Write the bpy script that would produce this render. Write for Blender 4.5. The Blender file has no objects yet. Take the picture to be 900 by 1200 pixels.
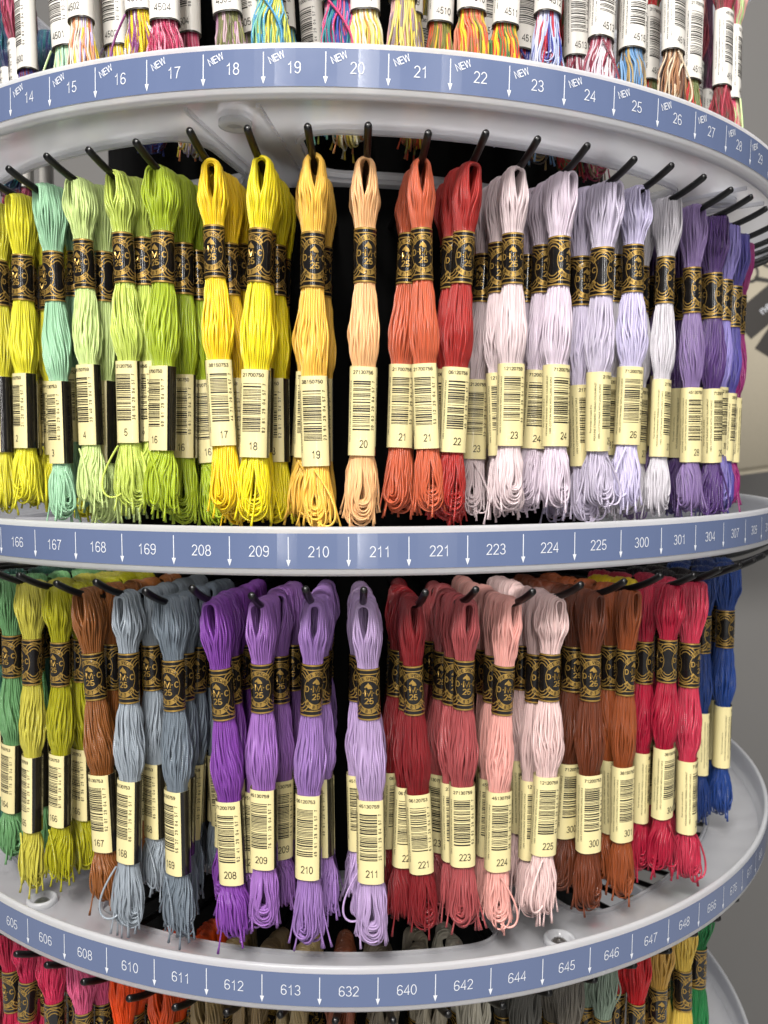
import bpy, bmesh, math, random
import numpy as np
from mathutils import Matrix, Vector

C = bpy.context.scene.collection
sc = bpy.context.scene
rad = math.radians
R = 0.25                       # outer radius of a tray, metres
PITCH = 4.893                  # degrees between two pegs

# ------------------------------------------------------------------ helpers
def lin(c):
    out = []
    for v in c[:3]:
        v /= 255.0
        out.append(v / 12.92 if v <= .04045 else ((v + .055) / 1.055) ** 2.4)
    return (*out, 1.0)

def mesh(name, verts, faces, smooth=True, uvs=None):
    me = bpy.data.meshes.new(name)
    me.from_pydata([tuple(v) for v in verts], [], [tuple(f) for f in faces])
    if smooth:
        me.polygons.foreach_set('use_smooth', [True] * len(me.polygons))
    me.update()
    return me

def link(name, data, parent=None, mats=()):
    o = bpy.data.objects.new(name, data)
    C.objects.link(o)
    if parent is not None:
        o.parent = parent
    if data is not None:
        for m in mats:
            if m.name not in [x.name for x in data.materials if x]:
                data.materials.append(m)
    return o

def tag(o, label=None, cat=None, group=None, kind=None):
    if label: o['label'] = label
    if cat: o['category'] = cat
    if group: o['group'] = group
    if kind: o['kind'] = kind
    return o

class Soup:
    """collects faces with material numbers into one mesh"""
    def __init__(self): self.v, self.f, self.m = [], [], []
    def add(self, v, f, m=0):
        b = len(self.v)
        self.v += [tuple(p) for p in v]
        self.f += [tuple(b + i for i in q) for q in f]
        self.m += [m] * len(f)
    def build(self, name, smooth=True):
        me = mesh(name, self.v, self.f, smooth)
        me.polygons.foreach_set('material_index', self.m)
        return me

_tc = {}
def text2d(s, size=1.0):
    """flat lettering as (verts Nx2 centred on 0, faces)"""
    if s not in _tc:
        cu = bpy.data.curves.new('t', 'FONT'); cu.body = s; cu.size = 1.0
        cu.align_x = 'CENTER'; cu.align_y = 'CENTER'; cu.resolution_u = 2
        o = bpy.data.objects.new('t', cu); C.objects.link(o)
        dg = bpy.context.evaluated_depsgraph_get()
        me = bpy.data.meshes.new_from_object(o.evaluated_get(dg))
        v = np.array([p.co[:2] for p in me.vertices]) if len(me.vertices) else np.zeros((0, 2))
        f = [tuple(p.vertices) for p in me.polygons]
        if len(v):
            v = v - (v.max(0) + v.min(0)) / 2
        bpy.data.objects.remove(o); bpy.data.curves.remove(cu); bpy.data.meshes.remove(me)
        _tc[s] = (v, f)
    v, f = _tc[s]
    return v * size, f

def _arc(cx, cy, rx, ry, a0, a1, n=14):
    return [(cx + rx * math.cos(rad(a0 + (a1 - a0) * i / n)), cy + ry * math.sin(rad(a0 + (a1 - a0) * i / n))) for i in range(n + 1)]
# grotesque figures as pen paths in a box .56 wide, 1 high
PEN = {
    '0': [_arc(.28, .5, .24, .47, 90, 450, 28)],
    '1': [[(.10, .74), (.24, .80), (.33, .97), (.33, .0)]],
    '2': [_arc(.28, .71, .23, .26, 170, -38, 16) + [(.05, .045), (.54, .045)]],
    '3': [_arc(.27, .73, .21, .24, 160, -90, 14) + _arc(.27, .27, .24, .235, 90, -165, 16)],
    '4': [[(.42, .0), (.42, .96), (.03, .28), (.56, .28)]],
    '5': [[(.50, .955), (.13, .955), (.075, .47)] + _arc(.27, .30, .24, .27, 142, -160, 18)],
    '6': [_arc(.30, .62, .245, .35, 32, 165, 10) + _arc(.285, .29, .235, .26, 165, 525, 24)],
    '7': [[(.03, .955), (.53, .955), (.40, .75), (.29, .5), (.20, .0)]],
    '8': [_arc(.28, .74, .205, .225, -90, 270, 22), _arc(.28, .26, .24, .25, 90, 450, 24)],
    '9': [_arc(.26, .38, .245, .35, 212, 345, 10) + _arc(.275, .71, .235, .26, -15, 345, 24)],
    'N': [[(.06, 0), (.06, 1), (.60, 0), (.60, 1)]],
    'E': [[(.58, .955), (.07, .955), (.07, .045), (.60, .045)], [(.07, .52), (.54, .52)]],
    'W': [[(.0, 1), (.22, .0), (.44, 1), (.66, .0), (.88, 1)]],
    'M': [[(.07, 0), (.07, 1), (.40, .08), (.73, 1), (.73, 0)]],
    'D': [[(.07, .05), (.07, .95), (.25, .95)] + _arc(.28, .5, .34, .45, 90, -90, 18) + [(.07, .05)]],
    'C': [_arc(.36, .5, .31, .46, 38, 322, 22)],
}
ADV = {'N': .74, 'E': .70, 'W': .94, 'M': .90, 'D': .76, 'C': .78}
def pen_text(t, h, wgt=.105):
    """lettering drawn with a pen of even width, centred; h = height"""
    V, F = [], []; x0 = 0.
    for ch in t:
        for path in PEN[ch]:
            P = np.array(path); P[:, 0] += x0
            keep = [0] + [i for i in range(1, len(P)) if np.hypot(*(P[i] - P[i - 1])) > 1e-4]; P = P[keep]
            n = len(P); closed = np.hypot(*(P[0] - P[-1])) < 1e-3
            D = np.diff(P, axis=0); D /= np.hypot(D[:, 0], D[:, 1])[:, None]
            N = np.stack([-D[:, 1], D[:, 0]], 1); b = len(V)
            for i in range(n):
                a, c = (N[i - 1] if i else (N[-1] if closed else N[0])), (N[i] if i < n - 1 else (N[0] if closed else N[-1]))
                m = a + c; q = np.dot(m, m)
                m = m / max(q, .5) * 2 if q > .2 else a
                V += [tuple(P[i] + m * wgt / 2), tuple(P[i] - m * wgt / 2)]
            F += [(b + 2 * i, b + 2 * i + 1, b + 2 * i + 3, b + 2 * i + 2) for i in range(n - 1)]
        x0 += ADV.get(ch, .66)
    V = np.array(V); V = (V - (V.max(0) + V.min(0)) / 2) * h
    return V, F

def rot2(v, a):
    c, s = math.cos(a), math.sin(a)
    return np.stack([v[:, 0] * c - v[:, 1] * s, v[:, 0] * s + v[:, 1] * c], 1)

# ------------------------------------------------------------------ materials
def new_mat(name):
    m = bpy.data.materials.new(name); m.use_nodes = True
    return m, m.node_tree.nodes, m.node_tree.links, m.node_tree.nodes['Principled BSDF']

def plain(name, rgb, rough=.5, metal=0., spec=.5, noise=0., nscale=200., coat=0., bump=0.):
    m, N, L, P = new_mat(name)
    P.inputs['Base Color'].default_value = lin(rgb)
    P.inputs['Roughness'].default_value = rough
    P.inputs['Metallic'].default_value = metal
    P.inputs['Specular IOR Level'].default_value = spec
    P.inputs['Coat Weight'].default_value = coat
    P.inputs['Coat Roughness'].default_value = .08
    if noise or bump:
        tx = N.new('ShaderNodeTexCoord'); nz = N.new('ShaderNodeTexNoise')
        nz.inputs['Scale'].default_value = nscale; nz.inputs['Detail'].default_value = 5
        L.new(tx.outputs['Object'], nz.inputs['Vector'])
        if noise:
            mx = N.new('ShaderNodeMix'); mx.data_type = 'RGBA'
            c = lin(rgb)
            mx.inputs['A'].default_value = tuple(x * (1 - noise) for x in c[:3]) + (1,)
            mx.inputs['B'].default_value = tuple(min(1, x * (1 + noise)) for x in c[:3]) + (1,)
            L.new(nz.outputs['Fac'], mx.inputs['Factor'])
            L.new(mx.outputs['Result'], P.inputs['Base Color'])
            mr = N.new('ShaderNodeMapRange')
            mr.inputs['To Min'].default_value = max(.02, rough - .1); mr.inputs['To Max'].default_value = rough + .12
            L.new(nz.outputs['Fac'], mr.inputs['Value']); L.new(mr.outputs['Result'], P.inputs['Roughness'])
        if bump:
            bp = N.new('ShaderNodeBump'); bp.inputs['Strength'].default_value = bump
            bp.inputs['Distance'].default_value = .0004
            L.new(nz.outputs['Fac'], bp.inputs['Height']); L.new(bp.outputs['Normal'], P.inputs['Normal'])
    return m

def thread_mat(name, stops=None):
    """mercerised cotton: twisted plies as bump, colour from the object or from a per-strand ramp"""
    m, N, L, P = new_mat(name)
    at = N.new('ShaderNodeAttribute'); at.attribute_name = 'strand'
    uv = N.new('ShaderNodeUVMap'); uv.uv_map = 'UVMap'
    if stops:
        cr = N.new('ShaderNodeValToRGB'); cr.color_ramp.interpolation = 'CONSTANT'
        e = cr.color_ramp.elements
        while len(e) < len(stops): e.new(.5)
        for i, c in enumerate(stops):
            e[i].position = i / len(stops); e[i].color = lin(c)
        # a colour lasts for a stretch of the thread
        sp = N.new('ShaderNodeSeparateXYZ'); L.new(uv.outputs['UV'], sp.inputs[0])
        ma = N.new('ShaderNodeMath'); ma.operation = 'MULTIPLY_ADD'; ma.inputs[1].default_value = .004
        L.new(sp.outputs['X'], ma.inputs[0]); L.new(at.outputs['Fac'], ma.inputs[2])
        fr = N.new('ShaderNodeMath'); fr.operation = 'FRACT'; L.new(ma.outputs[0], fr.inputs[0])
        L.new(fr.outputs[0], cr.inputs['Fac']); col = cr.outputs['Color']
    else:
        oi = N.new('ShaderNodeObjectInfo'); col = oi.outputs['Color']
    # small dye differences strand to strand
    fr2 = N.new('ShaderNodeMath'); fr2.operation = 'MULTIPLY'; fr2.inputs[1].default_value = 7.31
    L.new(at.outputs['Fac'], fr2.inputs[0])
    fr3 = N.new('ShaderNodeMath'); fr3.operation = 'FRACT'; L.new(fr2.outputs[0], fr3.inputs[0])
    mr = N.new('ShaderNodeMapRange'); mr.inputs['To Min'].default_value = .86; mr.inputs['To Max'].default_value = 1.08
    L.new(fr3.outputs[0], mr.inputs['Value'])
    mx = N.new('ShaderNodeMix'); mx.data_type = 'RGBA'; mx.blend_type = 'MULTIPLY'; mx.inputs['Factor'].default_value = 1
    L.new(col, mx.inputs['A']); L.new(mr.outputs['Result'], mx.inputs['B'])
    L.new(mx.outputs['Result'], P.inputs['Base Color'])
    P.inputs['Roughness'].default_value = .29
    P.inputs['Specular IOR Level'].default_value = .75
    P.inputs['Sheen Weight'].default_value = .08
    P.inputs['Sheen Roughness'].default_value = .4
    L.new(mx.outputs['Result'], P.inputs['Sheen Tint'])
    wv = N.new('ShaderNodeTexWave'); wv.wave_type = 'BANDS'; wv.bands_direction = 'DIAGONAL'
    wv.inputs['Scale'].default_value = .785; wv.inputs['Distortion'].default_value = .9
    wv.inputs['Detail'].default_value = 1; wv.inputs['Detail Scale'].default_value = 2
    L.new(uv.outputs['UV'], wv.inputs['Vector'])
    bp = N.new('ShaderNodeBump'); bp.inputs['Strength'].default_value = .6; bp.inputs['Distance'].default_value = .0003
    L.new(wv.outputs['Fac'], bp.inputs['Height']); L.new(bp.outputs['Normal'], P.inputs['Normal'])
    return m

def plastic_mat(name, tint=(205, 210, 218), clear=.22, rough=.28):
    """frosted polypropylene: part diffuse, part translucent, a little see-through"""
    m, N, L, P = new_mat(name)
    P.inputs['Base Color'].default_value = lin(tint)
    P.inputs['Roughness'].default_value = rough
    tx = N.new('ShaderNodeTexCoord'); nz = N.new('ShaderNodeTexNoise')
    nz.inputs['Scale'].default_value = 60; nz.inputs['Detail'].default_value = 6
    L.new(tx.outputs['Object'], nz.inputs['Vector'])
    mr = N.new('ShaderNodeMapRange'); mr.inputs['To Min'].default_value = rough - .1; mr.inputs['To Max'].default_value = rough + .14
    L.new(nz.outputs['Fac'], mr.inputs['Value']); L.new(mr.outputs['Result'], P.inputs['Roughness'])
    tl = N.new('ShaderNodeBsdfTranslucent'); tl.inputs['Color'].default_value = lin(tint)
    tr = N.new('ShaderNodeBsdfTransparent'); tr.inputs['Color'].default_value = (.93, .94, .97, 1)
    a = N.new('ShaderNodeMixShader'); a.inputs[0].default_value = .5
    L.new(P.outputs[0], a.inputs[1]); L.new(tl.outputs[0], a.inputs[2])
    rf = N.new('ShaderNodeBsdfRefraction'); rf.inputs['IOR'].default_value = 1.04; rf.inputs['Roughness'].default_value = .38
    rf.inputs['Color'].default_value = (.95, .955, .97, 1)
    tf = N.new('ShaderNodeMixShader'); tf.inputs[0].default_value = .55          # frosting blurs what lies behind
    L.new(tr.outputs[0], tf.inputs[1]); L.new(rf.outputs[0], tf.inputs[2])
    b = N.new('ShaderNodeMixShader')
    mc = N.new('ShaderNodeMapRange'); mc.inputs['To Min'].default_value = clear - .06; mc.inputs['To Max'].default_value = clear + .06
    L.new(nz.outputs['Fac'], mc.inputs['Value']); L.new(mc.outputs['Result'], b.inputs[0])
    L.new(a.outputs[0], b.inputs[1]); L.new(tf.outputs[0], b.inputs[2])
    L.new(b.outputs[0], N['Material Output'].inputs['Surface'])
    return m

M_THREAD = thread_mat('cotton_thread')
M_BLACK = plain('black_gloss_paper', (22, 20, 20), .2, noise=.3, nscale=300, coat=1.)
M_GOLD = plain('gold_foil_print', (186, 150, 78), .32, metal=.6, noise=.18, nscale=400)
M_PAPER = plain('cream_label_paper', (226, 213, 158), .42, noise=.06, nscale=150, coat=.25)
M_WHITEPAPER = plain('white_label_paper', (226, 222, 214), .42, noise=.06, nscale=150, coat=.25)
M_INK = plain('black_ink', (38, 33, 28), .4)
M_PLASTIC = plastic_mat('frosted_plastic', (242, 242, 245), .58, .15)
M_RIM = plastic_mat('frosted_rim_plastic', (244, 245, 248), .33, .15)
M_STRIP = plain('blue_number_strip', (94, 107, 140), .22, noise=.05, nscale=40, coat=.35)
M_WHITE = plain('white_print', (216, 219, 226), .4)
M_PEG = plain('black_enamel_rod', (9, 9, 10), .32)
M_SHADE_CORE = plain('shade_black_core', (7, 7, 7), .95, spec=.1)  # flat black that stands for the shade inside the carousel
M_STEEL = plain('screw_steel', (170, 168, 165), .3, metal=.9)

# ------------------------------------------------------------------ skein of thread
# local frame: the peg axis is the origin, -y faces outwards, the skein hangs along -z
def sstep(a, b, x):
    t = np.clip((x - a) / (b - a), 0, 1); return t * t * (3 - 2 * t)

def interp(z, pts):
    """smooth curve through (z, value) points, z decreasing"""
    zs = np.array([p[0] for p in pts])[::-1]; vs = np.array([p[1] for p in pts])[::-1]
    i = np.clip(np.searchsorted(zs, z) - 1, 0, len(zs) - 2)
    t = np.clip((z - zs[i]) / (zs[i + 1] - zs[i]), 0, 1); t = t * t * (3 - 2 * t)
    return vs[i] * (1 - t) + vs[i + 1] * t

def tube(P, ref, rr, sides, closed, u0=0.):
    """verts, faces, uvs of one strand"""
    n = len(P)
    if closed:
        T = np.roll(P, -1, 0) - np.roll(P, 1, 0)
    else:
        T = np.gradient(P, axis=0)
    T /= np.linalg.norm(T, axis=1)[:, None] + 1e-12
    Nn = ref - (ref * T).sum(1)[:, None] * T
    Nn /= np.linalg.norm(Nn, axis=1)[:, None] + 1e-12
    Bn = np.cross(T, Nn)
    a = np.arange(sides) * 2 * np.pi / sides
    V = P[:, None, :] + rr[:, None, None] * (np.cos(a)[None, :, None] * Nn[:, None, :] + np.sin(a)[None, :, None] * Bn[:, None, :])
    d = np.linalg.norm(np.diff(P, axis=0, append=P[:1] if closed else P[-1:]), axis=1)
    u = np.concatenate([[0], np.cumsum(d)]) * 1000 + u0      # mm
    F, U = [], []
    m = n if closed else n - 1
    for i in range(m):
        j = (i + 1) % n
        for k in range(sides):
            l = (k + 1) % sides
            F.append((i * sides + k, i * sides + l, j * sides + l, j * sides + k))
            U += [(u[i], k * 3.2 / sides), (u[i], (k + 1) * 3.2 / sides), (u[i + 1], (k + 1) * 3.2 / sides), (u[i + 1], k * 3.2 / sides)]
    return V.reshape(-1, 3), F, U

class Variant: pass
MM = .001

def make_variant(seed, twist, wob, zb=0., sway=0., tailopen=1., spread=1., white=False, tailshort=0., fat=1.):
    rnd = np.random.RandomState(seed); v = Variant()
    w0, w1 = -.0222 + zb * MM, -.0418 + zb * MM                    # logo band top, bottom
    l0, l1 = -.0735 + zb * 1.3 * MM, -.1065 + zb * 1.3 * MM        # barcode band top, bottom
    v.w0, v.w1, v.l0, v.l1 = w0, w1, l0, l1
    za = -.1235 + tailshort * MM                                   # centre of the bottom loops
    zm = (w1 + l0) / 2 - .003
    Aout = [(.0, 3.7), (-.005, 4.5 * spread), (-.011, 4.9 * spread), (w0 + .005, 4.4), (w0 + .001, 3.75), (w1 - .0005, 3.75), (w1 - .006, 4.6 * fat), (zm - .002, 5.4 * fat), (l0 + .006, 5.35 * fat), (l0 + .001, 4.35), (l1 - .0005, 4.35), (-.115, 5.1 * spread), (-.123, 5.4 * spread), (-.16, 5.0)]
    Ain = [(.0, 1.9), (-.006, 1.6), (-.0145, 0.), (-.109, 0.), (-.116, .6 * tailopen), (-.122, 2.0 * tailopen), (-.16, 1.6 * tailopen)]
    Bw = [(.0, 6.0), (-.010, 6.2), (w0 + .005, 4.8), (w0 + .001, 3.75), (w1 - .0005, 3.75), (w1 - .006, 4.5 * fat), (zm, 5.0 * fat), (l0 + .006, 4.5), (l0 + .001, 3.2), (l1 - .0005, 3.2), (-.117, 4.6), (-.16, 4.9)]
    Wb = [(.0, .4), (-.010, 1.3), (w0 + .001, .05), (w1 - .0005, .05), (zm, 1.5), (l0 + .001, .08), (l1 - .0005, .08), (-.116, 1.15), (-.16, 1.3)]
    Rr = [(.0, .35), (-.010, .375), (w0, .29), (w1, .29), (zm, .41), (l0, .33), (l1, .33), (-.118, .36), (-.16, .37)]
    tw = [(.0, 0.), (w0, 0.), (w1, twist * .15), (l0, twist * .5), (l1, twist * .7), (-.118, twist), (-.16, twist)]
    cx = lambda z: sway * MM * np.sin(np.clip(-z / .122, 0, 1.2) * 2.6)
    v.cx = cx
    NL = 108
    q = []
    for i in range(NL):                          # points of a half disc, outer ones first to be seen
        rho = math.sqrt((i + .6) / NL); ph = (i * 2.39996) % math.pi - math.pi / 2
        q.append((rho * math.cos(ph), rho * math.sin(ph)))
    zz = np.concatenate([np.linspace(0, -.010, 6, endpoint=False), np.linspace(-.010, w0, 7, endpoint=False), np.linspace(w0, w1, 3, endpoint=False),
                         np.linspace(w1, l0, 15, endpoint=False), np.linspace(l0, l1, 4, endpoint=False), np.linspace(l1, za, 9)])
    Vs, Fs, Us, Ss = [], [], [], []; nb = 0

    def half(sgn, xu, yu, ph, z, zoff):
        ao, ai, b, w, t = interp(z, Aout) * MM, interp(z, Ain) * MM, interp(z, Bw) * MM, interp(z, Wb) * MM * wob, interp(z, tw)
        k = 2 * np.pi / .05
        du = w / ao * (.55 * np.sin(z * k * .8 + ph[0]) + .35 * np.sin(z * k * 1.9 + ph[1]))
        dv = w / b * (.55 * np.sin(z * k * .9 + ph[2]) + .3 * np.sin(z * k * 2.1 + ph[3]))
        e = sgn * (ai / ao + (1 - ai / ao) * xu) + du
        g = yu + dv
        ds = sstep(l1, za, z) * zoff
        return np.stack([ao * (e * np.cos(t) - g * np.sin(t)) + cx(z), b * (e * np.sin(t) + g * np.cos(t)), z + ds], 1), \
            np.stack([-np.sin(t), np.cos(t), 0 * t], 1), interp(z, Rr) * MM

    for j, (xu, yu) in enumerate(q):
        xl, yl = np.clip(xu + rnd.uniform(-.08, .08), 0, 1), yu + rnd.uniform(-.1, .1)
        q1 = max(1., math.hypot(xl, yl) / .96); xl, yl = xl / q1, yl / q1
        pr, pl_ = rnd.uniform(0, 6.28, 4), rnd.uniform(0, 6.28, 4)
        zoff = rnd.uniform(-2.2, 2.4) * MM * (1 if rnd.rand() < .85 else 2.0)
        Pr, Er, Rr1 = half(1, xu, yu, pr, zz, zoff)
        Pl, El, Rl1 = half(-1, xl, yl, pl_, zz, zoff)
        # top arch from the left start over the peg to the right start
        def arch(p, q_, up, n, hgt, ref):
            c = (p + q_) / 2; h = (q_ - p) / 2; a = np.linspace(0, np.pi, n + 2)[1:-1]
            L = np.linalg.norm(h) * hgt
            out = c[None] - np.cos(a)[:, None] * h[None] + np.sin(a)[:, None] * np.array([0, 0, up * L])[None]
            return out, np.repeat(ref[None], n, 0)
        At, Et = arch(Pl[0], Pr[0], 1, 7, .95 + .1 * rnd.rand(), np.array([0., 1., 0.]))
        Ab, Eb = arch(Pr[-1], Pl[-1], -1, 8, 1.0 + .4 * rnd.rand(), Er[-1])
        P = np.concatenate([At, Pr, Ab, Pl[::-1]])
        E_ = np.concatenate([Et, Er, Eb, El[::-1]])
        rr = np.concatenate([np.full(7, Rr1[0]), Rr1, np.full(8, Rr1[-1]), Rl1[::-1]])
        rr = rr * rnd.uniform(.85, 1.18)
        vv, ff, uu = tube(P, E_, rr, 5, True, rnd.uniform(0, 50))
        Vs.append(vv); Fs += [tuple(nb + i for i in f) for f in ff]; Us += uu; Ss += [rnd.rand()] * len(vv); nb += len(vv)
    # loose cut ends of the thread under the tail, one loop straying
    for j in range(9):
        a0 = rnd.uniform(0, 6.28); x0, y0 = 4 * MM * math.cos(a0), 3 * MM * math.sin(a0)
        zt = np.linspace(l1, -.1295 - rnd.uniform(0, 5) * MM, 12); t = np.linspace(0, 1, 12)
        P = np.stack([x0 * (1 + t * .6) + cx(zt) + rnd.uniform(-2.6, 2.6) * MM * t ** 2, y0 * (1 + t * .5) + rnd.uniform(-2.5, 2.5) * MM * t ** 2, zt], 1)
        rr = np.full(12, .3 * MM); rr[-1] = .55 * MM; rr[-2] = .36 * MM
        vv, ff, uu = tube(P, np.repeat(np.array([[1., 0, 0]]), 12, 0), rr, 6, False)
        ff = ff + [tuple(range(66, 72))]; uu = uu + [(0, 0)] * 6
        Vs.append(vv); Fs += [tuple(nb + i for i in f) for f in ff]; Us += uu; Ss += [rnd.rand()] * len(vv); nb += len(vv)
    if wob > .9:
        ph = rnd.uniform(-1, 1); n = 22; t = np.linspace(0, 1, n)
        P = np.stack([(-2 + 11 * np.sin(t * np.pi) * (.75 if ph > 0 else -.75)) * MM * (1 - .4 * t), (-4.2 - 2 * np.sin(t * np.pi)) * MM, l1 - .001 - (np.sin(t * np.pi * .62)) * .021], 1)
        vv, ff, uu = tube(P, np.repeat(np.array([[0, 1., 0]]), n, 0), np.full(n, .42 * MM), 6, False)
        Vs.append(vv); Fs += [tuple(nb + i for i in f) for f in ff]; Us += uu; Ss += [rnd.rand()] * len(vv); nb += len(vv)
    me = mesh('thread_hank', np.concatenate(Vs), Fs)
    uvl = me.uv_layers.new(name='UVMap')
    uvl.data.foreach_set('uv', np.array(Us, dtype=np.float32).ravel())
    at = me.attributes.new('strand', 'FLOAT', 'POINT'); at.data.foreach_set('value', np.array(Ss, dtype=np.float32))
    v.mesh = me
    return v

# --- paper bands: art drawn flat as (s, z) in mm, then rolled round the bundle
class Roll:
    def __init__(self, rx, ry, ex, h):
        a = np.linspace(-np.pi, np.pi, 721)
        c, s = np.cos(a), np.sin(a)
        self.x = rx * np.sign(s) * np.abs(s) ** (2 / ex); self.y = -ry * np.sign(c) * np.abs(c) ** (2 / ex)
        d = np.hypot(np.diff(self.x), np.diff(self.y)); self.s = np.concatenate([[0], np.cumsum(d)]); self.per = self.s[-1]
        self.s -= self.s[360]; self.h = h
    def at(self, sz, off=0.):
        s = (np.asarray(sz)[:, 0] + self.per / 2) % self.per - self.per / 2
        x = np.interp(s, self.s, self.x); y = np.interp(s, self.s, self.y)
        e = .05
        dx = np.interp(np.minimum(s + e, self.per / 2), self.s, self.x) - np.interp(np.maximum(s - e, -self.per / 2), self.s, self.x)
        dy = np.interp(np.minimum(s + e, self.per / 2), self.s, self.y) - np.interp(np.maximum(s - e, -self.per / 2), self.s, self.y)
        l = np.hypot(dx, dy) + 1e-9
        return np.stack([(x + off * dy / l), (y - off * dx / l), np.asarray(sz)[:, 1]], 1) * MM
    def sheet(self, so, s0, s1, z0, z1, m, off=0., n=None):
        n = n or max(1, int((s1 - s0) / .5)); s = np.linspace(s0, s1, n + 1)
        v = np.concatenate([np.stack([s, 0 * s + z0], 1), np.stack([s, 0 * s + z1], 1)])
        so.add(self.at(v, off), [(i, i + 1, n + 2 + i, n + 1 + i) for i in range(n)], m)
    def arc(self, so, cx, cz, a0, a1, r0, r1, k, m, off, n=28):
        """elliptic ring segment, k = height/width, angles in degrees from straight up"""
        a = np.radians(np.linspace(a0, a1, n + 1))
        o = np.stack([cx + r1 * np.sin(a), cz + k * r1 * np.cos(a)], 1); i_ = np.stack([cx + r0 * np.sin(a), cz + k * r0 * np.cos(a)], 1)
        so.add(self.at(np.concatenate([i_, o]), off), [(i, i + 1, n + 2 + i, n + 1 + i) for i in range(n)], m)
    def text(self, so, s, size, x, z, m, off, ang=0., sx=1., wgt=.17):
        v, f = pen_text(s, size * .72, wgt) if all(c in PEN for c in s) else text2d(s, size)
        if len(v):
            v = rot2(v * np.array([sx, 1]), ang) + np.array([x, z])
            so.add(self.at(v, off), f, m)

def logo_band():
    r = Roll(4.12, 4.12, 2, 19.8); so = Soup(); H = 19.8 / 2; P2 = r.per / 2
    r.sheet(so, -P2, P2, -H, H, 0, 0, 56)
    G = 1
    for s in (1, -1):
        z = s * (H - .35); r.sheet(so, -P2, P2, z - .32, z + .26, G, .06, 56)
        z = s * (H - 2.05); r.sheet(so, -P2, P2, z - .2, z + .2, G, .06, 56)
    for cx in (0., P2):                                   # the roundel, front and back
        for a, b in ((-52, 52), (128, 232)):
            r.arc(so, cx, 0, a, b, 4.15, 5.75, 1.28, G, .07)
        r.arc(so, cx, 0, 52, 128, 4.6, 4.85, 1.28, G, .06); r.arc(so, cx, 0, 232, 308, 4.6, 4.85, 1.28, G, .06)
        for q in (1, -1):                                 # leafy sweeps filling the corners
            for t in (1, -1):
                for i in range(3):
                    b0, b1 = (-62, 10) if t > 0 else (-118, -190)
                    r.arc(so, cx + q * 6.5, t * 3.6, b0 * q, b1 * q, 1.8 + i * 1.05, 2.15 + i * 1.05, 1.2, G, .05, 10)
        word = 'FINE SPECIAL'
        for i, ch in enumerate(word):
            a = rad(-46 + 92 * i / (len(word) - 1))
            r.text(so, ch, 1.75, cx + 4.95 * math.sin(a), 4.95 * 1.28 * math.cos(a), 0, .12, -a)
        word = '8m 8.7 YD'
        for i, ch in enumerate(word):
            a = rad(180 + 40 - 80 * i / (len(word) - 1))
            r.text(so, ch, 1.75, cx + 4.98 * math.sin(a), 4.98 * 1.28 * math.cos(a), 0, .12, -a + math.pi)
        # horse head
        hx = np.linspace(-1.45, 1.4, 13)
        top = np.interp(hx, [-1.45, -1.2, -.6, -.3, -.05, .2, .8, 1.2, 1.4], [.75, 1.15, 1.75, 2.0, 2.55, 1.95, 1.45, .8, .3])
        bot = np.interp(hx, [-1.45, -1.1, -.75, -.45, -.2, 1.4], [.45, .35, .6, .75, .0, .0])
        v = np.concatenate([np.stack([hx + cx, bot + 2.25], 1), np.stack([hx + cx, top + 2.25], 1)])
        so.add(r.at(v, .12), [(i, i + 1, 14 + i, 13 + i) for i in range(12)], G)
        r.text(so, 'M', 3.6, cx, .6, G, .12, 0, 1.35, .13)
        r.text(so, 'D', 3.1, cx - 3.45, .6, G, .12); r.text(so, 'C', 3.1, cx + 3.45, .6, G, .12)
        for q in (-1.9, 1.9): r.sheet(so, cx + q - .2, cx + q + .2, .45, .85, G, .12, 1)
        r.text(so, '25', 3.1, cx, -2.35, G, .12, 0, 1.15)
    me = so.build('logo_band'); me.materials.append(M_BLACK); me.materials.append(M_GOLD)
    return me
LOGO = logo_band()

def bar_list(seed):
    g = random.Random(seed); out = []; z = 9.6
    while z > -8.6:
        w = g.choice([.22, .25, .3, .45, .6]); out.append((z - w, z)); z -= w + g.choice([.24, .26, .3, .42, .7])
    return out, g
def barcode_band(num, white=False):
    r = Roll(5.15, 3.95, 2.5, 33.); so = Soup(); H = 16.5; P2 = r.per / 2
    r.sheet(so, -P2, P2, -H, H, 0, 0, 64)
    e = .05; bars, g = bar_list(int(num) * 7 + 1)
    code = g.choice(['0612', '1212', '7120', '3815', '2713', '4513', '2170']) + '075' + g.choice('9036')
    r.text(so, code, 1.75, -.5, 14.4, 1, .1, 0, 1.15)
    for a, b in bars: r.sheet(so, -4.1, 2.5, a + 1.6, b + 1.6, 1, e, 9)
    dig = '7 75 40 92 %02d %02d' % (int(num) % 97, g.randrange(99))
    for i, ch in enumerate(dig):
        if ch != ' ': r.text(so, ch, 1.5, 3.5, 11 - i * 1.18, 1, .1, math.pi / 2)
    r.text(so, num, 3.9 if len(num) < 4 else 3.6, .2, -12.2, 1, .1, 0, .86, .12)
    if white:
        r.sheet(so, -P2, P2, -H, -H + .7, 2, .06, 64)
    else:
        # right side: black panel; left side: columns of fine print
        r.sheet(so, 5.2, 11.5, -H + .02, H - .02, 2, .05, 14)
    txt = ['100% COTTON MADE WITH LONG STAPLE', 'MOULINE STRANDED THREAD COLOURFAST', 'Pour broder et coudre 8 m']
    for i, t in enumerate(txt): r.text(so, t, .95, -5.2 - i * 1.5, 0 if i < 2 else -3, 1, .1, math.pi / 2, 1.25 if i < 2 else 1.1)
    me = so.build('barcode_band'); me.materials.append(M_WHITEPAPER if white else M_PAPER); me.materials.append(M_INK)
    me.materials.append(M_INK if white else M_BLACK)
    return me
_bb = {}
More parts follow.
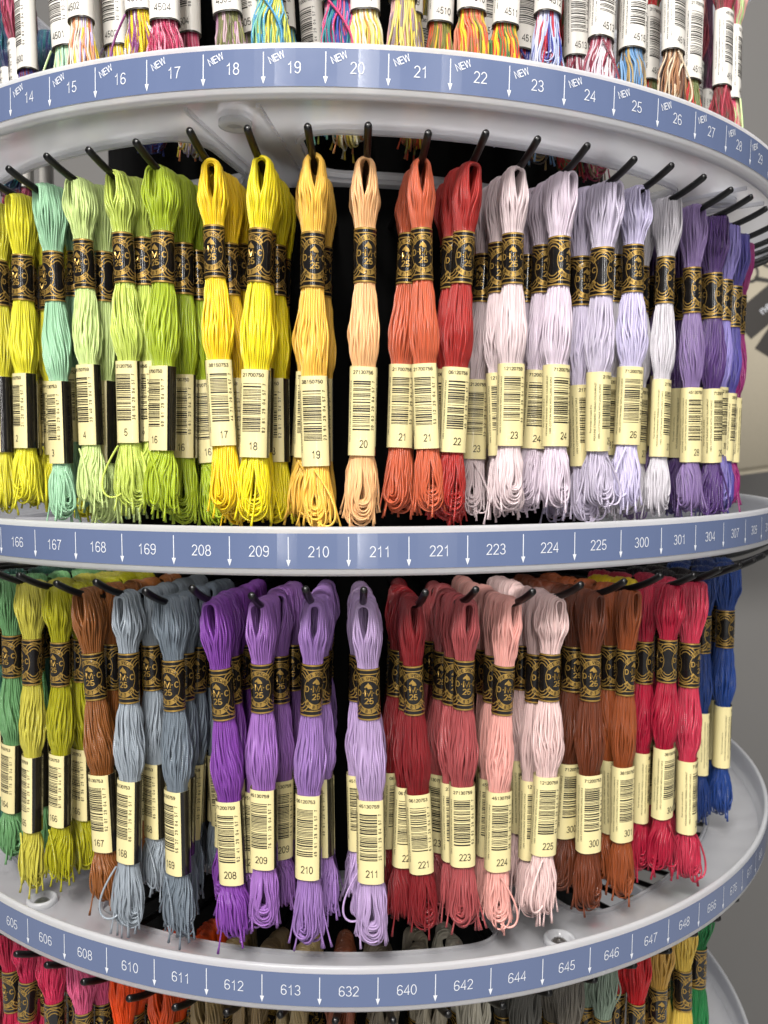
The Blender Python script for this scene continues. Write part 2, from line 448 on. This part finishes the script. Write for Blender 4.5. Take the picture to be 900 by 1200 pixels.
def barcode(num, white=False):
    if (num, white) not in _bb: _bb[(num, white)] = barcode_band(num, white)
    return _bb[(num, white)]

VARS = [make_variant(11, .25, .7, 0, .6, .8), make_variant(12, -.6, .9, 1.0, -1.2, .6), make_variant(13, 1.4, .8, -1.2, 1.0, .6, 1.1),
        make_variant(14, -1.5, 1.0, .6, .5, .5, 1.15), make_variant(15, .1, .55, -.6, -.6, 1.15), make_variant(16, .9, 1.2, 1.6, 1.4, .7, 1.12, fat=1.1),
        make_variant(17, -.3, .95, -1.8, -1.3, .8, .9, fat=.9), make_variant(18, 1.2, 1.3, .3, -1.6, .4, 1.0, fat=1.0), make_variant(19, -.9, .8, -.4, 1.5, .5, 1.2, fat=.95)]

_vmats = {}
def skein(theta, r, zpeg, color, num, label, group, var, rnd, white=False, stops=None, tilt=0., yaw=0., dz=0.):
    v = VARS[var]
    o = link('floss_skein', None)
    tag(o, label, 'thread skein', group)
    th = rad(theta)
    base = Matrix.Translation((r * math.sin(th), -r * math.cos(th), zpeg + dz)) @ Matrix.Rotation(th + rad(yaw), 4, 'Z') \
        @ Matrix.Rotation(rad(tilt), 4, 'Y') @ Matrix.Rotation(rad(rnd.uniform(-1.2, 1.2)), 4, 'X')
    q = rnd.uniform(.95, 1.08); base = base @ Matrix.Diagonal((q, q * rnd.uniform(.92, 1.1), rnd.uniform(.955, 1.03), 1)); o.matrix_world = base; o.empty_display_size = .01
    h = link('thread_hank', v.mesh, o)
    if not v.mesh.materials: v.mesh.materials.append(M_THREAD)
    if stops:
        key = tuple(stops)
        if key not in _vmats: _vmats[key] = thread_mat('variegated_thread', stops)
        h.material_slots[0].link = 'OBJECT'; h.material_slots[0].material = _vmats[key]
    elif color:
        h.color = lin(color)
    if not white:
        b = link('logo_band', LOGO, o)
        zc = (v.w0 + v.w1) / 2; e = .004
        b.location = (float(v.cx(zc)), 0, zc)
        b.rotation_euler = (0, math.atan(float(v.cx(zc + e) - v.cx(zc - e)) / (2 * e)), rad(rnd.gauss(0, 15)))
    b = link('barcode_band', barcode(num, white), o)
    zc = (v.l0 + v.l1) / 2 + rnd.uniform(-.8, .8) * MM; e = .01
    b.location = (float(v.cx(zc)), 0, zc)
    b.rotation_euler = (0, math.atan(float(v.cx(zc + e) - v.cx(zc - e)) / (2 * e)), rad(max(-13, min(13, rnd.gauss(0, 8)))))
    return o

# ------------------------------------------------------------------ trays
def ring_mesh(so, prof, a0=0., a1=360., n=220, m=0):
    """closed or open profile [(r,z)] swept round the axis"""
    full = abs(a1 - a0 - 360) < 1e-6
    A = np.radians(np.linspace(a0, a1, n + 1))
    if full: A = A[:-1]
    k = len(prof); V = [(p[0] * math.sin(a), -p[0] * math.cos(a), p[1]) for a in A for p in prof]
    F = []
    for i in range(n if full else n):
        j = (i + 1) % len(A)
        for q in range(k):
            F.append((i * k + q, j * k + q, j * k + (q + 1) % k, i * k + (q + 1) % k))
    so.add(V, F, m)

def rounded_sector(r0, r1, a0, a1, rc, n=60):
    """outline of a tray window: annular sector with rounded corners, angles in degrees"""
    pts = []
    def P(r, a): return (r * math.sin(rad(a)), -r * math.cos(rad(a)))
    d1, d0 = math.degrees(rc / r1), math.degrees(rc / r0)
    for t in np.linspace(a0 + d1, a1 - d1, n): pts.append(P(r1, t))
    def corner(p, c, q):
        for t in np.linspace(.1, .9, 9):
            pts.append(((1 - t) ** 2 * p[0] + 2 * t * (1 - t) * c[0] + t * t * q[0], (1 - t) ** 2 * p[1] + 2 * t * (1 - t) * c[1] + t * t * q[1]))
    corner(P(r1, a1 - d1), P(r1, a1), P(r1 - rc, a1))
    corner(P(r0 + rc, a1), P(r0, a1), P(r0, a1 - d0))
    for t in np.linspace(a1 - d0, a0 + d0, 16): pts.append(P(r0, t))
    corner(P(r0, a0 + d0), P(r0, a0), P(r0 + rc, a0))
    corner(P(r1 - rc, a0), P(r1, a0), P(r1, a0 + d1))
    return pts

def fill_curve(loops, extrude, bevel):
    cu = bpy.data.curves.new('c', 'CURVE'); cu.dimensions = '2D'; cu.fill_mode = 'BOTH'
    cu.extrude = extrude; cu.bevel_depth = bevel; cu.bevel_resolution = 2
    for l in loops:
        s = cu.splines.new('POLY'); s.points.add(len(l) - 1); s.use_cyclic_u = True
        for p, q in zip(s.points, l): p.co = (q[0], q[1], 0, 1)
    o = bpy.data.objects.new('c', cu); C.objects.link(o)
    me = bpy.data.meshes.new_from_object(o.evaluated_get(bpy.context.evaluated_depsgraph_get()))
    v = [tuple(p.co) for p in me.vertices]; f = [tuple(p.vertices) for p in me.polygons]
    bpy.data.objects.remove(o); bpy.data.curves.remove(cu); bpy.data.meshes.remove(me)
    return v, f

ZC = {}
def tray(label, zc, off, numbers, arm, zpeg, peg_off, tx=0., ty=0., new=False, pegs=(-14, 16), bend=.0070):
    root = link('carousel_tray', None); root.location = (0, 0, zc)
    tag(root, label, 'display tray', 'stacked trays of the carousel')
    rot = (math.atan(ty), -math.atan(tx), 0)
    so = Soup()
    ring_mesh(so, [(.2500, -.0078), (.2500, .0078), (.2497, .0084), (.2488, .0087), (.2480, .0084), (.2477, .0078), (.2472, -.0050), (.2455, -.0066), (.2455, -.0088), (.2485, -.0090), (.2496, -.0086)])
    rim = link('rim', so.build('rim'), root, [M_RIM]); rim.rotation_euler = rot
    # deck with windows between the arms
    circ = lambda r, n: [(r * math.sin(2 * math.pi * i / n), -r * math.cos(2 * math.pi * i / n)) for i in range(n)]
    loops = [circ(.2452, 220), circ(.1525, 120)]
    wins = []
    for i in range(6):
        w = rounded_sector(.164, .2185, arm + 60 * i + 5.2, arm + 60 * i + 54.8, .016); loops.append(w); wins.append(w)
    so = Soup(); v, f = fill_curve(loops, .0006, .0005); so.add([(a, b, c - .0076) for a, b, c in v], f)
    for w in wins:                                    # raised lip round each window
        n = len(w); W = np.array(w); c = W.mean(0)
        T = np.roll(W, -1, 0) - np.roll(W, 1, 0); T /= np.linalg.norm(T, axis=1)[:, None]; Nn = np.stack([T[:, 1], -T[:, 0]], 1)
        if ((W - c) * Nn).sum() < 0: Nn = -Nn
        rows = [(.0003, -.0104), (.0003, -.0052), (.0011, -.0047), (.0019, -.0052), (.0019, -.0104)]
        V = []
        for d, z in rows: V += [(p[0] + q[0] * d, p[1] + q[1] * d, z) for p, q in zip(W, Nn)]
        F = [(k * n + i, k * n + (i + 1) % n, ((k + 1) % 5) * n + (i + 1) % n, ((k + 1) % 5) * n + i) for k in range(5) for i in range(n)]
        so.add(V, F)
    # two stiffening ribs on every arm, under the deck
    for i in range(6):
        for d in (-3.2, 3.2):
            a = rad(arm + 60 * i + d)
            dr = np.array([math.sin(a), -math.cos(a)]); t = np.array([math.cos(a), math.sin(a)]) * .0007
            b = [dr * .154 - t, dr * .243 - t, dr * .243 + t, dr * .154 + t]
            so.add([(p[0], p[1], -.0084) for p in b] + [(p[0], p[1], -.0102) for p in b], [(0, 1, 5, 4), (1, 2, 6, 5), (2, 3, 7, 6), (3, 0, 4, 7), (4, 5, 6, 7), (0, 3, 2, 1)])
    deck = link('deck', so.build('deck', False), root, [M_PLASTIC]); deck.rotation_euler = rot
    for i in (-1, 0, 1, 2):
        a = rad(arm + 60 * i); so = Soup()
        prof = [(.0066, -.0072), (.0066, -.0044), (.0060, -.0038), (.0052, -.0038), (.0046, -.0044), (.0040, -.0060), (.0018, -.0062), (.0018, -.0072)]
        ring_mesh(so, prof, n=40)
        so.v = [(x + .228 * math.sin(a), y - .228 * math.cos(a), z) for x, y, z in so.v]
        s0 = len(so.v); ring_mesh(so, [(.0001, -.0086), (.0062, -.0086), (.0062, -.0106), (.0052, -.0110), (.0001, -.0110)], n=40)
        so.v = so.v[:s0] + [(x + .228 * math.sin(a), y - .228 * math.cos(a), z) for x, y, z in so.v[s0:]]
        b = link('screw_boss', so.build('screw_boss'), root, [M_RIM]); b.rotation_euler = rot
        so = Soup()
        ring_mesh(so, [(.0001, -.0052), (.0028, -.0054), (.0034, -.0060), (.0034, -.0064), (.0001, -.0064)], n=24)
        so.v = [(x + .228 * math.sin(a), y - .228 * math.cos(a), z) for x, y, z in so.v]
        s = link('screw_head', so.build('screw_head'), b, [M_STEEL])
    # number strip with its printing
    so = Soup(); n = 220
    A = np.linspace(-180, 180, n + 1)
    rs = .25025
    V = []
    for z in (-.0062, .0064): V += [(rs * math.sin(rad(a)), -rs * math.cos(rad(a)), z) for a in A]
    so.add(V, [(i, i + 1, n + 2 + i, n + 1 + i) for i in range(n)], 0)
    def put(v2, f, ang, dz, m=1):
        r2 = rs + .00012
        a = v2[:, 0] / r2 + rad(ang)
        so.add(np.stack([r2 * np.sin(a), -r2 * np.cos(a), v2[:, 1] + dz], 1), f, m)
    for i, t in enumerate(numbers):
        a = off + PITCH * i
        if t:
            v2, f = pen_text(t, .0039, .08); put(v2, f, a, .0)
        s = a - PITCH / 2
        put(np.array([(-.00016, -.0042), (.00016, -.0042), (.00016, .0052), (-.00016, .0052)]), [(0, 1, 2, 3)], s, 0)
        put(np.array([(0, -.0054), (.0008, -.0030), (-.0008, -.0030)]), [(0, 1, 2)], s, 0)
        if new:
            v2, f = pen_text('NEW', .0024, .13); put(rot2(v2, rad(24)), f, s + 1.05, .0034)
    st = link('number_strip', so.build('number_strip', False), root, [M_STRIP, M_WHITE]); st.rotation_euler = rot
    # pegs
    so = Soup()
    rp = .00142; nn = 12
    path = [(-.15, 0., 1.), (-.222, 0., 1.)] + [(-.222 - .0245 * t, bend * t * (.35 + .65 * t), 1.) for t in np.linspace(.12, .97, 8)] + [(-.2463, bend * .99, .93), (-.2468, bend * 1.01, .72)]
    rows = []
    for i, (y, z, q) in enumerate(path):
        y0, z0, _ = path[max(0, i - 1)]; y1, z1, _ = path[min(len(path) - 1, i + 1)]
        l = math.hypot(y1 - y0, z1 - z0); ny, nz = -(z1 - z0) / l, (y1 - y0) / l
        rows.append((y, z, q, ny, nz))
    V = [(rp * q * math.cos(2 * math.pi * k / nn), y + rp * q * math.sin(2 * math.pi * k / nn) * ny, z + rp * q * math.sin(2 * math.pi * k / nn) * nz) for y, z, q, ny, nz in rows for k in range(nn)]
    nr = len(rows)
    F = [(i * nn + k, i * nn + (k + 1) % nn, (i + 1) * nn + (k + 1) % nn, (i + 1) * nn + k) for i in range(nr - 1) for k in range(nn)] + [tuple(range((nr - 1) * nn, nr * nn))]
    so.add(V, F); pm = so.build('peg')
    rnd = random.Random(int(abs(zc) * 1e5) + 3)
    for k in range(*pegs):
        p = link('peg', pm, root, [M_PEG])
        p.location = (0, 0, zpeg - zc); p.rotation_euler = (rad(rnd.uniform(-.35, .35)), 0, rad(peg_off + PITCH * k + rnd.uniform(-.25, .25)))
    return root

tray('frosted carousel tray out of sight above the row of white labelled skeins', .3455, -29.3, ['NEW'] * 0, -12, .3190, .4, pegs=(-10, 13))
tray('uppermost frosted tray with NEW on its blue strip numbered 14 to 29', .1795, -29.45 - PITCH * 2, ['12', '13'] + [str(i) for i in range(14, 33)], -11.5, .1530, .6, -.0169, .0054, new=True)
tray('middle frosted tray at eye level, blue strip numbered 166 to 307', .0136, -32.52 - PITCH * 2, ['164', '165', '166', '167', '168', '169', '208', '209', '210', '211', '221', '223', '224', '225', '300', '301', '304', '307', '309', '310', '311'], -20, -.0115, .6, .0054, .0024, bend=.0092)
tray('lower frosted tray seen from above, blue strip numbered 605 to 666', -.1462, -34.91 - PITCH * 2, ['603', '604', '605', '606', '608', '610', '611', '612', '613', '632', '640', '642', '644', '645', '646', '647', '648', '666', '676', '677', '680'], -38.2, -.1720, -1.7, -.0086, .0115, bend=.0090)
tray('lowest frosted tray, only a sliver of rim beside the green skein', -.3100, -34.9, [], -20, -.3270, 0., pegs=(0, 0))

# core every peg runs into, added wide and black as shade between the skeins
so = Soup(); ring_mesh(so, [(.152, -.335), (.152, .345), (.02, .345), (.02, -.335)], n=64)
col = link('shade_core', so.build('shade_core'), None, [M_SHADE_CORE])
tag(col, 'black core added as the shade in the gaps behind the hanging skeins', 'shade core')

# ------------------------------------------------------------------ the skeins, peg by peg
ORD = ['frontmost', 'second', 'third', 'fourth', 'fifth', 'sixth', 'seventh', 'eighth']
rnd = random.Random(77)
def peg_row(row, rowname, zpeg, offs, data, counts, step, front=.2285, first_dz=0.):
    for k, num, cname, rgb, *ex in data:
        ex = ex[0] if ex else {}
        th = offs + PITCH * k; r = ex.get('r', front) + rnd.uniform(-.001, .001)
        n = ex.get('n', counts)
        for i in range(n):
            nm, cn, cc = num, cname, rgb
            if i in ex.get('swap', {}): nm, cn, cc = ex['swap'][i]
            j = rnd.uniform(.93, 1.07)
            label = f"{cn} floss skein numbered {nm} in the {rowname} row, {ORD[i]} on its peg"
            var = rnd.randrange(len(VARS))
            if i == 0 and 'var' in ex: var = ex['var']
            skein(th + rnd.uniform(-.35, .35), r, zpeg + .0006, tuple(min(255, c * j) for c in cc), nm, label, f"floss skeins hanging in the {rowname} row", var, rnd,
                  tilt=max(-4.5, min(4.5, rnd.gauss(0, 1.9))) + ex.get('tilt', 0), yaw=max(-30, min(30, rnd.gauss(0, 12))), dz=rnd.uniform(-.0012, 0.))
            r -= step * rnd.uniform(.88, 1.15)

UPPER = [
    (-10, '1', 'olive yellow', (200, 196, 40)),
    (-9, '12', 'bright olive yellow', (230, 222, 50)),
    (-8, '2', 'acid yellow', (236, 228, 50), {'var': 4}),
    (-7, '3', 'mint green', (158, 204, 166), {'var': 2}),
    (-6, '4', 'very pale green', (216, 236, 152), {'var': 3}),
    (-5, '5', 'pale lime', (214, 232, 104), {'swap': {2: ('15', 'lime', (180, 212, 80))}, 'var': 5}),
    (-4, '16', 'vivid lime green', (182, 204, 40), {'var': 3}),
    (-3, '17', 'golden yellow', (248, 204, 22), {'var': 1}),
    (-2, '18', 'lemon yellow', (246, 226, 16), {'var': 4}),
    (-1, '19', 'amber yellow', (255, 202, 80), {'var': 6, 'n': 4}),
    (0, '20', 'pale peach', (250, 194, 134), {'var': 0, 'n': 2}),
    (1, '21', 'coral', (208, 98, 62), {'var': 4, 'n': 3}),
    (2, '22', 'brick red', (174, 38, 32), {'var': 4, 'n': 3}),
    (3, '23', 'very pale shell pink', (232, 212, 214), {'var': 0}),
    (4, '24', 'pale pinkish lilac', (224, 208, 222), {'var': 4}),
    (5, '25', 'pale lavender', (212, 202, 224), {'var': 6}),
    (6, '26', 'lavender', (204, 196, 226), {'swap': {1: ('27', 'off white', (224, 218, 226))}, 'var': 5}),
    (7, '27', 'silvery white', (214, 209, 216), {'var': 0}),
    (8, '28', 'dusty mauve', (140, 116, 168), {'var': 2}),
    (9, '29', 'dark violet', (80, 50, 112), {'var': 3}),
    (10, '30', 'periwinkle', (140, 128, 196), {'n': 3}),
    (11, '31', 'blue violet', (76, 68, 146), {'n': 3}),
    (12, '33', 'magenta', (146, 32, 108), {'n': 3}),
]
peg_row('u', 'upper', .1530, .6, UPPER, 4, .0118)

MIDDLE = [
    (-10, '163', 'dark blue green', (50, 100, 84), {'n': 4}),
    (-9, '164', 'leaf green', (112, 166, 108), {'n': 5}),
    (-8, '165', 'pale olive', (192, 184, 70), {'n': 5}),
    (-7, '166', 'mustard olive', (184, 180, 22), {'n': 5, 'var': 3}),
    (-6, '167', 'tan brown', (142, 84, 36), {'n': 5, 'var': 2}),
    (-5, '168', 'light steel grey', (166, 176, 186), {'var': 5}),
    (-4, '169', 'steel grey', (126, 138, 150), {'var': 3}),
    (-3, '208', 'deep violet', (126, 64, 158), {'var': 2}),
    (-2, '209', 'medium violet', (150, 102, 176), {'var': 0}),
    (-1, '210', 'soft violet', (166, 126, 196), {'var': 1}),
    (0, '211', 'pale violet', (196, 168, 214), {'var': 0}),
    (1, '221', 'deep shell red', (132, 26, 32), {'var': 4}),
    (2, '223', 'dusky rose', (166, 76, 78), {'var': 1}),
    (3, '224', 'salmon pink', (226, 164, 154), {'var': 6}),
    (4, '225', 'pale blush', (232, 200, 196), {'var': 5}),
    (5, '300', 'dark mahogany', (108, 50, 22), {'var': 0}),
    (6, '301', 'rust brown', (158, 78, 34), {'var': 4}),
    (7, '304', 'crimson', (190, 20, 58), {'r': .2345, 'var': 3, 'n': 4, 'swap': {2: ('307', 'canary yellow', (236, 204, 30)), 3: ('307', 'lemon', (236, 204, 30))}}),
    (8, '309', 'rose red', (190, 44, 72), {'r': .2330, 'n': 5}),
    (9, '310', 'black', (18, 17, 20), {'r': .222, 'n': 3}),
    (10, '3371', 'blackish brown', (34, 24, 22), {'r': .212, 'n': 2}),
    (11, '311', 'navy blue', (18, 52, 118), {'r': .219, 'n': 2}),
    (12, '312', 'strong blue', (20, 58, 128), {'r': .227, 'n': 3}),
    (13, '336', 'royal blue', (24, 66, 134), {'r': .222, 'n': 2}),
]
peg_row('m', 'middle', -.0115, .6, MIDDLE, 5, .0112)

LOWER = [
    (-10, '498', 'dark crimson', (150, 20, 46), {'n': 1}),
    (-9, '601', 'crimson', (180, 30, 66), {'n': 2}),
    (-8, '602', 'crimson pink', (190, 40, 80), {'n': 2}),
    (-7, '603', 'deep rose', (200, 44, 84), {'n': 3}),
    (-6, '604', 'candy pink', (226, 96, 140), {'n': 3}),
    (-5, '606', 'bright orange', (240, 80, 16), {'n': 5, 'r': .2235}),
    (-4, '608', 'flame orange', (238, 84, 20), {'n': 5, 'r': .2235}),
    (-3, '610', 'khaki brown', (134, 112, 72), {'n': 5, 'r': .2235}),
    (-2, '611', 'drab brown', (148, 124, 84), {'n': 5, 'r': .2235}),
    (-1, '612', 'sand beige', (172, 150, 106), {'n': 5, 'r': .2235}),
    (0, '632', 'cocoa brown', (140, 76, 48), {'n': 5, 'r': .2235}),
    (1, '640', 'stone brown', (128, 116, 96), {'n': 5, 'r': .2235}),
    (2, '642', 'stone beige', (172, 162, 140), {'n': 5, 'r': .2235}),
    (3, '644', 'stone grey', (196, 190, 172), {'n': 5, 'r': .2235}),
    (4, '645', 'charcoal grey', (76, 74, 68), {'n': 3}),
    (5, '646', 'beaver grey', (108, 102, 92), {'n': 3}),
    (6, '647', 'sage grey', (140, 158, 140), {'n': 3}),
    (7, '666', 'bright red', (206, 26, 34), {'n': 3}),
    (8, '676', 'old gold', (206, 162, 76), {'n': 3}),
    (9, '677', 'straw yellow', (216, 184, 80), {'n': 3}),
    (10, '699', 'emerald green', (20, 112, 56), {'n': 2}),
]
peg_row('l', 'lowest', -.1720, -1.7, LOWER, 4, .0100)

TOP = [
    (-8, '4500', 'blue and plum', [(46, 60, 130), (110, 30, 50), (60, 70, 150)]),
    (-7, '4501', 'mint and sage', [(178, 218, 190), (206, 226, 170), (150, 200, 186), (196, 220, 178)]),
    (-6, '4502', 'peach, lilac and yellow', [(240, 214, 70), (190, 176, 220), (240, 150, 100), (232, 220, 200)]),
    (-5, '4503', 'yellow and purple', [(236, 208, 40), (130, 60, 120), (232, 226, 230), (190, 140, 50)]),
    (-4, '4504', 'pink and wine', [(210, 70, 110), (150, 40, 70), (226, 150, 170)]),
    (-3, '4505', 'mauve and moss', [(176, 130, 160), (140, 140, 80), (200, 170, 180), (110, 110, 70)]),
    (-2, '4506', 'yellow, sky and lime', [(226, 212, 80), (80, 160, 206), (120, 190, 170), (200, 210, 90)]),
    (-1, '4507', 'blue, pink and teal', [(40, 70, 160), (216, 60, 120), (30, 130, 140), (230, 100, 140)]),
    (0, '4508', 'cream and yellow', [(240, 214, 80), (244, 230, 150), (240, 236, 210), (222, 150, 90)]),
    (1, '4509', 'mauve, grey and yellow', [(196, 150, 150), (220, 196, 70), (150, 130, 140), (226, 210, 120)]),
    (2, '4510', 'orange and yellow', [(222, 90, 50), (232, 200, 50), (200, 120, 90), (130, 130, 60)]),
    (3, '4511', 'red, yellow and green', [(220, 60, 50), (236, 200, 40), (80, 120, 60), (226, 120, 60)]),
    (4, '4512', 'white, blue and red', [(220, 220, 240), (50, 60, 150), (190, 40, 60), (180, 190, 226)]),
    (5, '4513', 'white and garnet', [(236, 226, 230), (140, 30, 60), (226, 210, 220), (180, 90, 110)]),
    (6, '4515', 'denim and sand', [(70, 120, 170), (180, 150, 90), (120, 160, 200), (90, 80, 70)]),
    (7, '4516', 'brown and ivory', [(110, 70, 50), (230, 210, 180), (170, 120, 80), (60, 40, 36)]),
    (8, '4517', 'scarlet and moss', [(200, 40, 46), (210, 60, 60), (110, 120, 70)]),
    (9, '4518', 'wine red', [(140, 30, 46), (170, 50, 70), (100, 60, 50)]),
    (10, '4520', 'pink and pale green', [(226, 170, 160), (190, 216, 150), (210, 70, 110)]),
]
def next_num(n): return str(int(n) + 1)
for k, num, cname, st in TOP:
    th = .4 + PITCH * k; r = .2285 + rnd.uniform(-.002, .002)
    for i in range(3 if k % 2 == 0 else 2):
        if i == 2: r = .1665
        label = f"{cname} variegated skein, white label {num}, {ORD[i]} on its peg"
        skein(th + rnd.uniform(-.5, .5), r, .3190, None, num, label, 'variegated skeins above the uppermost tray', rnd.choice([1, 2, 3, 5]), rnd, white=True, stops=st,
              tilt=(-3.5 if k < 0 else 1.0) + rnd.uniform(-2.5, 2.5), yaw=rnd.uniform(-9, 9), dz=rnd.uniform(-.003, .001) - .002)
        r -= .019 * rnd.uniform(.9, 1.15)

SIDE = [('wine red', [(120, 24, 44), (150, 40, 60), (90, 20, 40)]), ('plum', [(90, 30, 70), (120, 50, 90), (60, 24, 50)]), ('teal and navy', [(30, 60, 90), (30, 100, 110), (40, 40, 90)]), ('garnet and rose', [(140, 30, 60), (190, 90, 120), (110, 20, 40)])]
SIDE_AT = [(-96, 2), (-88, 3), (-80, 0), (-72, 1), (-64, 2), (-56, 3), (58, 0), (66, 1), (74, 2), (82, 3)]
for k, (a, c) in enumerate(SIDE_AT):
    n = str(4521 + k)
    skein(a, .205, .3190, None, n, f"{SIDE[c][0]} variegated skein, white label {n}, on the far flank of the carousel", 'variegated skeins above the uppermost tray', rnd.choice([1, 2, 3, 5]), rnd, white=True, stops=SIDE[c][1])

# ------------------------------------------------------------------ behind the carousel
M_WALL = plain('grey_painted_wall', (128, 126, 124), .7, noise=.05, nscale=3)
wall = link('wall', mesh('wall', [(-3, 1.3, -1.6), (4, 1.3, -1.6), (4, 1.3, 1.8), (-3, 1.3, 1.8)], [(0, 1, 2, 3)], False), None, [M_WALL])
tag(wall, 'plain grey wall behind the carousel', 'wall', kind='structure')
M_CANVAS = plain('natural_canvas', (176, 167, 148), .85, noise=.1, nscale=500, bump=.5)
def pouch():
    root = link('canvas_pouch', None); root.location = (.70, .80, .26); root.rotation_euler = (0, rad(-8), rad(-6))
    tag(root, 'cream canvas pouch with black needle patches hanging behind the skeins', 'pouch')
    bm = bmesh.new(); bmesh.ops.create_cube(bm, size=1)
    for v in bm.verts: v.co = Vector((v.co.x * .36, v.co.y * .03, v.co.z * .46))
    bmesh.ops.bevel(bm, geom=[e for e in bm.edges], offset=.012, segments=4, affect='EDGES')
    me = bpy.data.meshes.new('cloth_body'); bm.to_mesh(me); bm.free()
    me.polygons.foreach_set('use_smooth', [True] * len(me.polygons))
    link('cloth_body', me, root, [M_CANVAS])
    def patch(x, z, w, h, ang, word, size):
        so = Soup()
        q = rot2(np.array([(-w, -h), (w, -h), (w, h), (-w, h)]) / 2, ang) + np.array([x, z])
        so.add([(p[0], -.0156, p[1]) for p in q] + [(p[0], -.0145, p[1]) for p in q], [(0, 1, 2, 3), (0, 4, 5, 1), (1, 5, 6, 2), (2, 6, 7, 3), (3, 7, 4, 0)], 0)
        v, f = text2d(word, size); v = rot2(v, ang) + np.array([x, z]); so.add([(p[0], -.0160, p[1]) for p in v], f, 1)
        link('printed_patch', so.build('printed_patch', False), root, [M_INK, M_WHITE])
    patch(-.02, .045, .13, .05, rad(33), 'needle', .02); patch(.0, -.045, .11, .045, rad(-40), 'plus', .022)
    # scissors emblem: two finger rings and crossed blades
    so = Soup()
    def bar(p, q, w):
        p, q = np.array(p), np.array(q); d = (q - p) / np.linalg.norm(q - p); n = np.array([-d[1], d[0]]) * w / 2
        so.add([(a[0], -.0155, a[1]) for a in (p - n, q - n * .3, q + n * .3, p + n)], [(0, 1, 2, 3)])
    def loop(c, r0, r1):
        n = 24; V = [(c[0] + rr * math.cos(2 * math.pi * i / n), -.0155, c[1] + rr * 1.3 * math.sin(2 * math.pi * i / n)) for rr in (r0, r1) for i in range(n)]
        so.add(V, [(i, (i + 1) % n, n + (i + 1) % n, n + i) for i in range(n)])
    loop((-.05, .095), .009, .013); loop((-.02, .115), .009, .013)
    bar((-.045, .085), (.03, .06), .008); bar((-.017, .10), (.0, .03), .008)
    link('scissors_emblem', so.build('scissors_emblem', False), root, [M_INK])
pouch()

# ------------------------------------------------------------------ light: shop ceiling fittings in front of the display
def area(name, loc, target, sx, sy, power, col=(1, .97, .93)):
    l = bpy.data.lights.new(name, 'AREA'); l.shape = 'RECTANGLE'; l.size = sx; l.size_y = sy; l.energy = power; l.color = col
    o = bpy.data.objects.new(name, l); C.objects.link(o); o.location = loc
    o.rotation_euler = (Vector(target) - Vector(loc)).to_track_quat('-Z', 'Y').to_euler()
    return o
area('ceiling_lamp', (-.30, -1.25, 1.25), (0, -.2, .05), .6, .35, 47)
area('ceiling_lamp', (.8, -1.1, 1.3), (0, -.2, .05), .25, .9, 9)
for x, e in ((.10, 60), (-1.5, 26), (1.7, 26)):
    area('ceiling_lamp', (x, -5.0, 1.25), (x * .3, -.2, .1), .06, 4.0, e)
area('ceiling_lamp', (1.2, .5, 1.5), (1.0, 1.3, .2), .8, .5, 3)

w = bpy.data.worlds.new('World'); sc.world = w; w.use_nodes = True
WN, WL = w.node_tree.nodes, w.node_tree.links
bg = WN['Background']; bg.inputs[1].default_value = 1.0
wt = WN.new('ShaderNodeTexCoord'); ws = WN.new('ShaderNodeSeparateXYZ'); wm = WN.new('ShaderNodeMapRange'); wr = WN.new('ShaderNodeValToRGB')
wm.inputs['From Min'].default_value = -1; WL.new(wt.outputs['Generated'], ws.inputs[0]); WL.new(ws.outputs['Z'], wm.inputs['Value'])
WL.new(wm.outputs['Result'], wr.inputs['Fac']); WL.new(wr.outputs['Color'], bg.inputs[0])
e = wr.color_ramp.elements                       # pale shop floor below, dim shop all round, pale ceiling above
e[0].position = 0.; e[0].color = (.62, .61, .59, 1)
e[1].position = 1.; e[1].color = (.15, .152, .16, 1)
for p, c in ((.33, (.30, .295, .285, 1)), (.43, (.09, .087, .085, 1)), (.52, (.04, .041, .043, 1)), (.70, (.07, .072, .075, 1))):
    q = e.new(p); q.color = c

# ------------------------------------------------------------------ camera
cam = bpy.data.cameras.new('Camera'); co = bpy.data.objects.new('Camera', cam); C.objects.link(co)
cam.sensor_fit = 'VERTICAL'; cam.sensor_height = 36; cam.lens = 958.7 / 1200 * 36
cam.dof.use_dof = True; cam.dof.focus_distance = .312; cam.dof.aperture_fstop = 18
cam.clip_start = .01; cam.clip_end = 50
co.matrix_world = Matrix.Translation((0, -.5379, .0463)) @ Matrix.Rotation(rad(-1.854), 4, 'Z') @ Matrix.Rotation(rad(90 - 3.833), 4, 'X') @ Matrix.Rotation(rad(.230), 4, 'Z')
sc.camera = co
sc.view_settings.view_transform = 'Standard'; sc.view_settings.look = 'None'
sc.view_settings.exposure = 0; sc.view_settings.gamma = 1
cy = sc.cycles
cy.max_bounces = 8; cy.diffuse_bounces = 3; cy.glossy_bounces = 3; cy.transparent_max_bounces = 10; cy.transmission_bounces = 4
cy.sample_clamp_indirect = 4
try:
    cy.use_denoising = True; cy.denoiser = 'OPENIMAGEDENOISE'; cy.denoising_input_passes = 'RGB_ALBEDO_NORMAL'
except Exception: pass
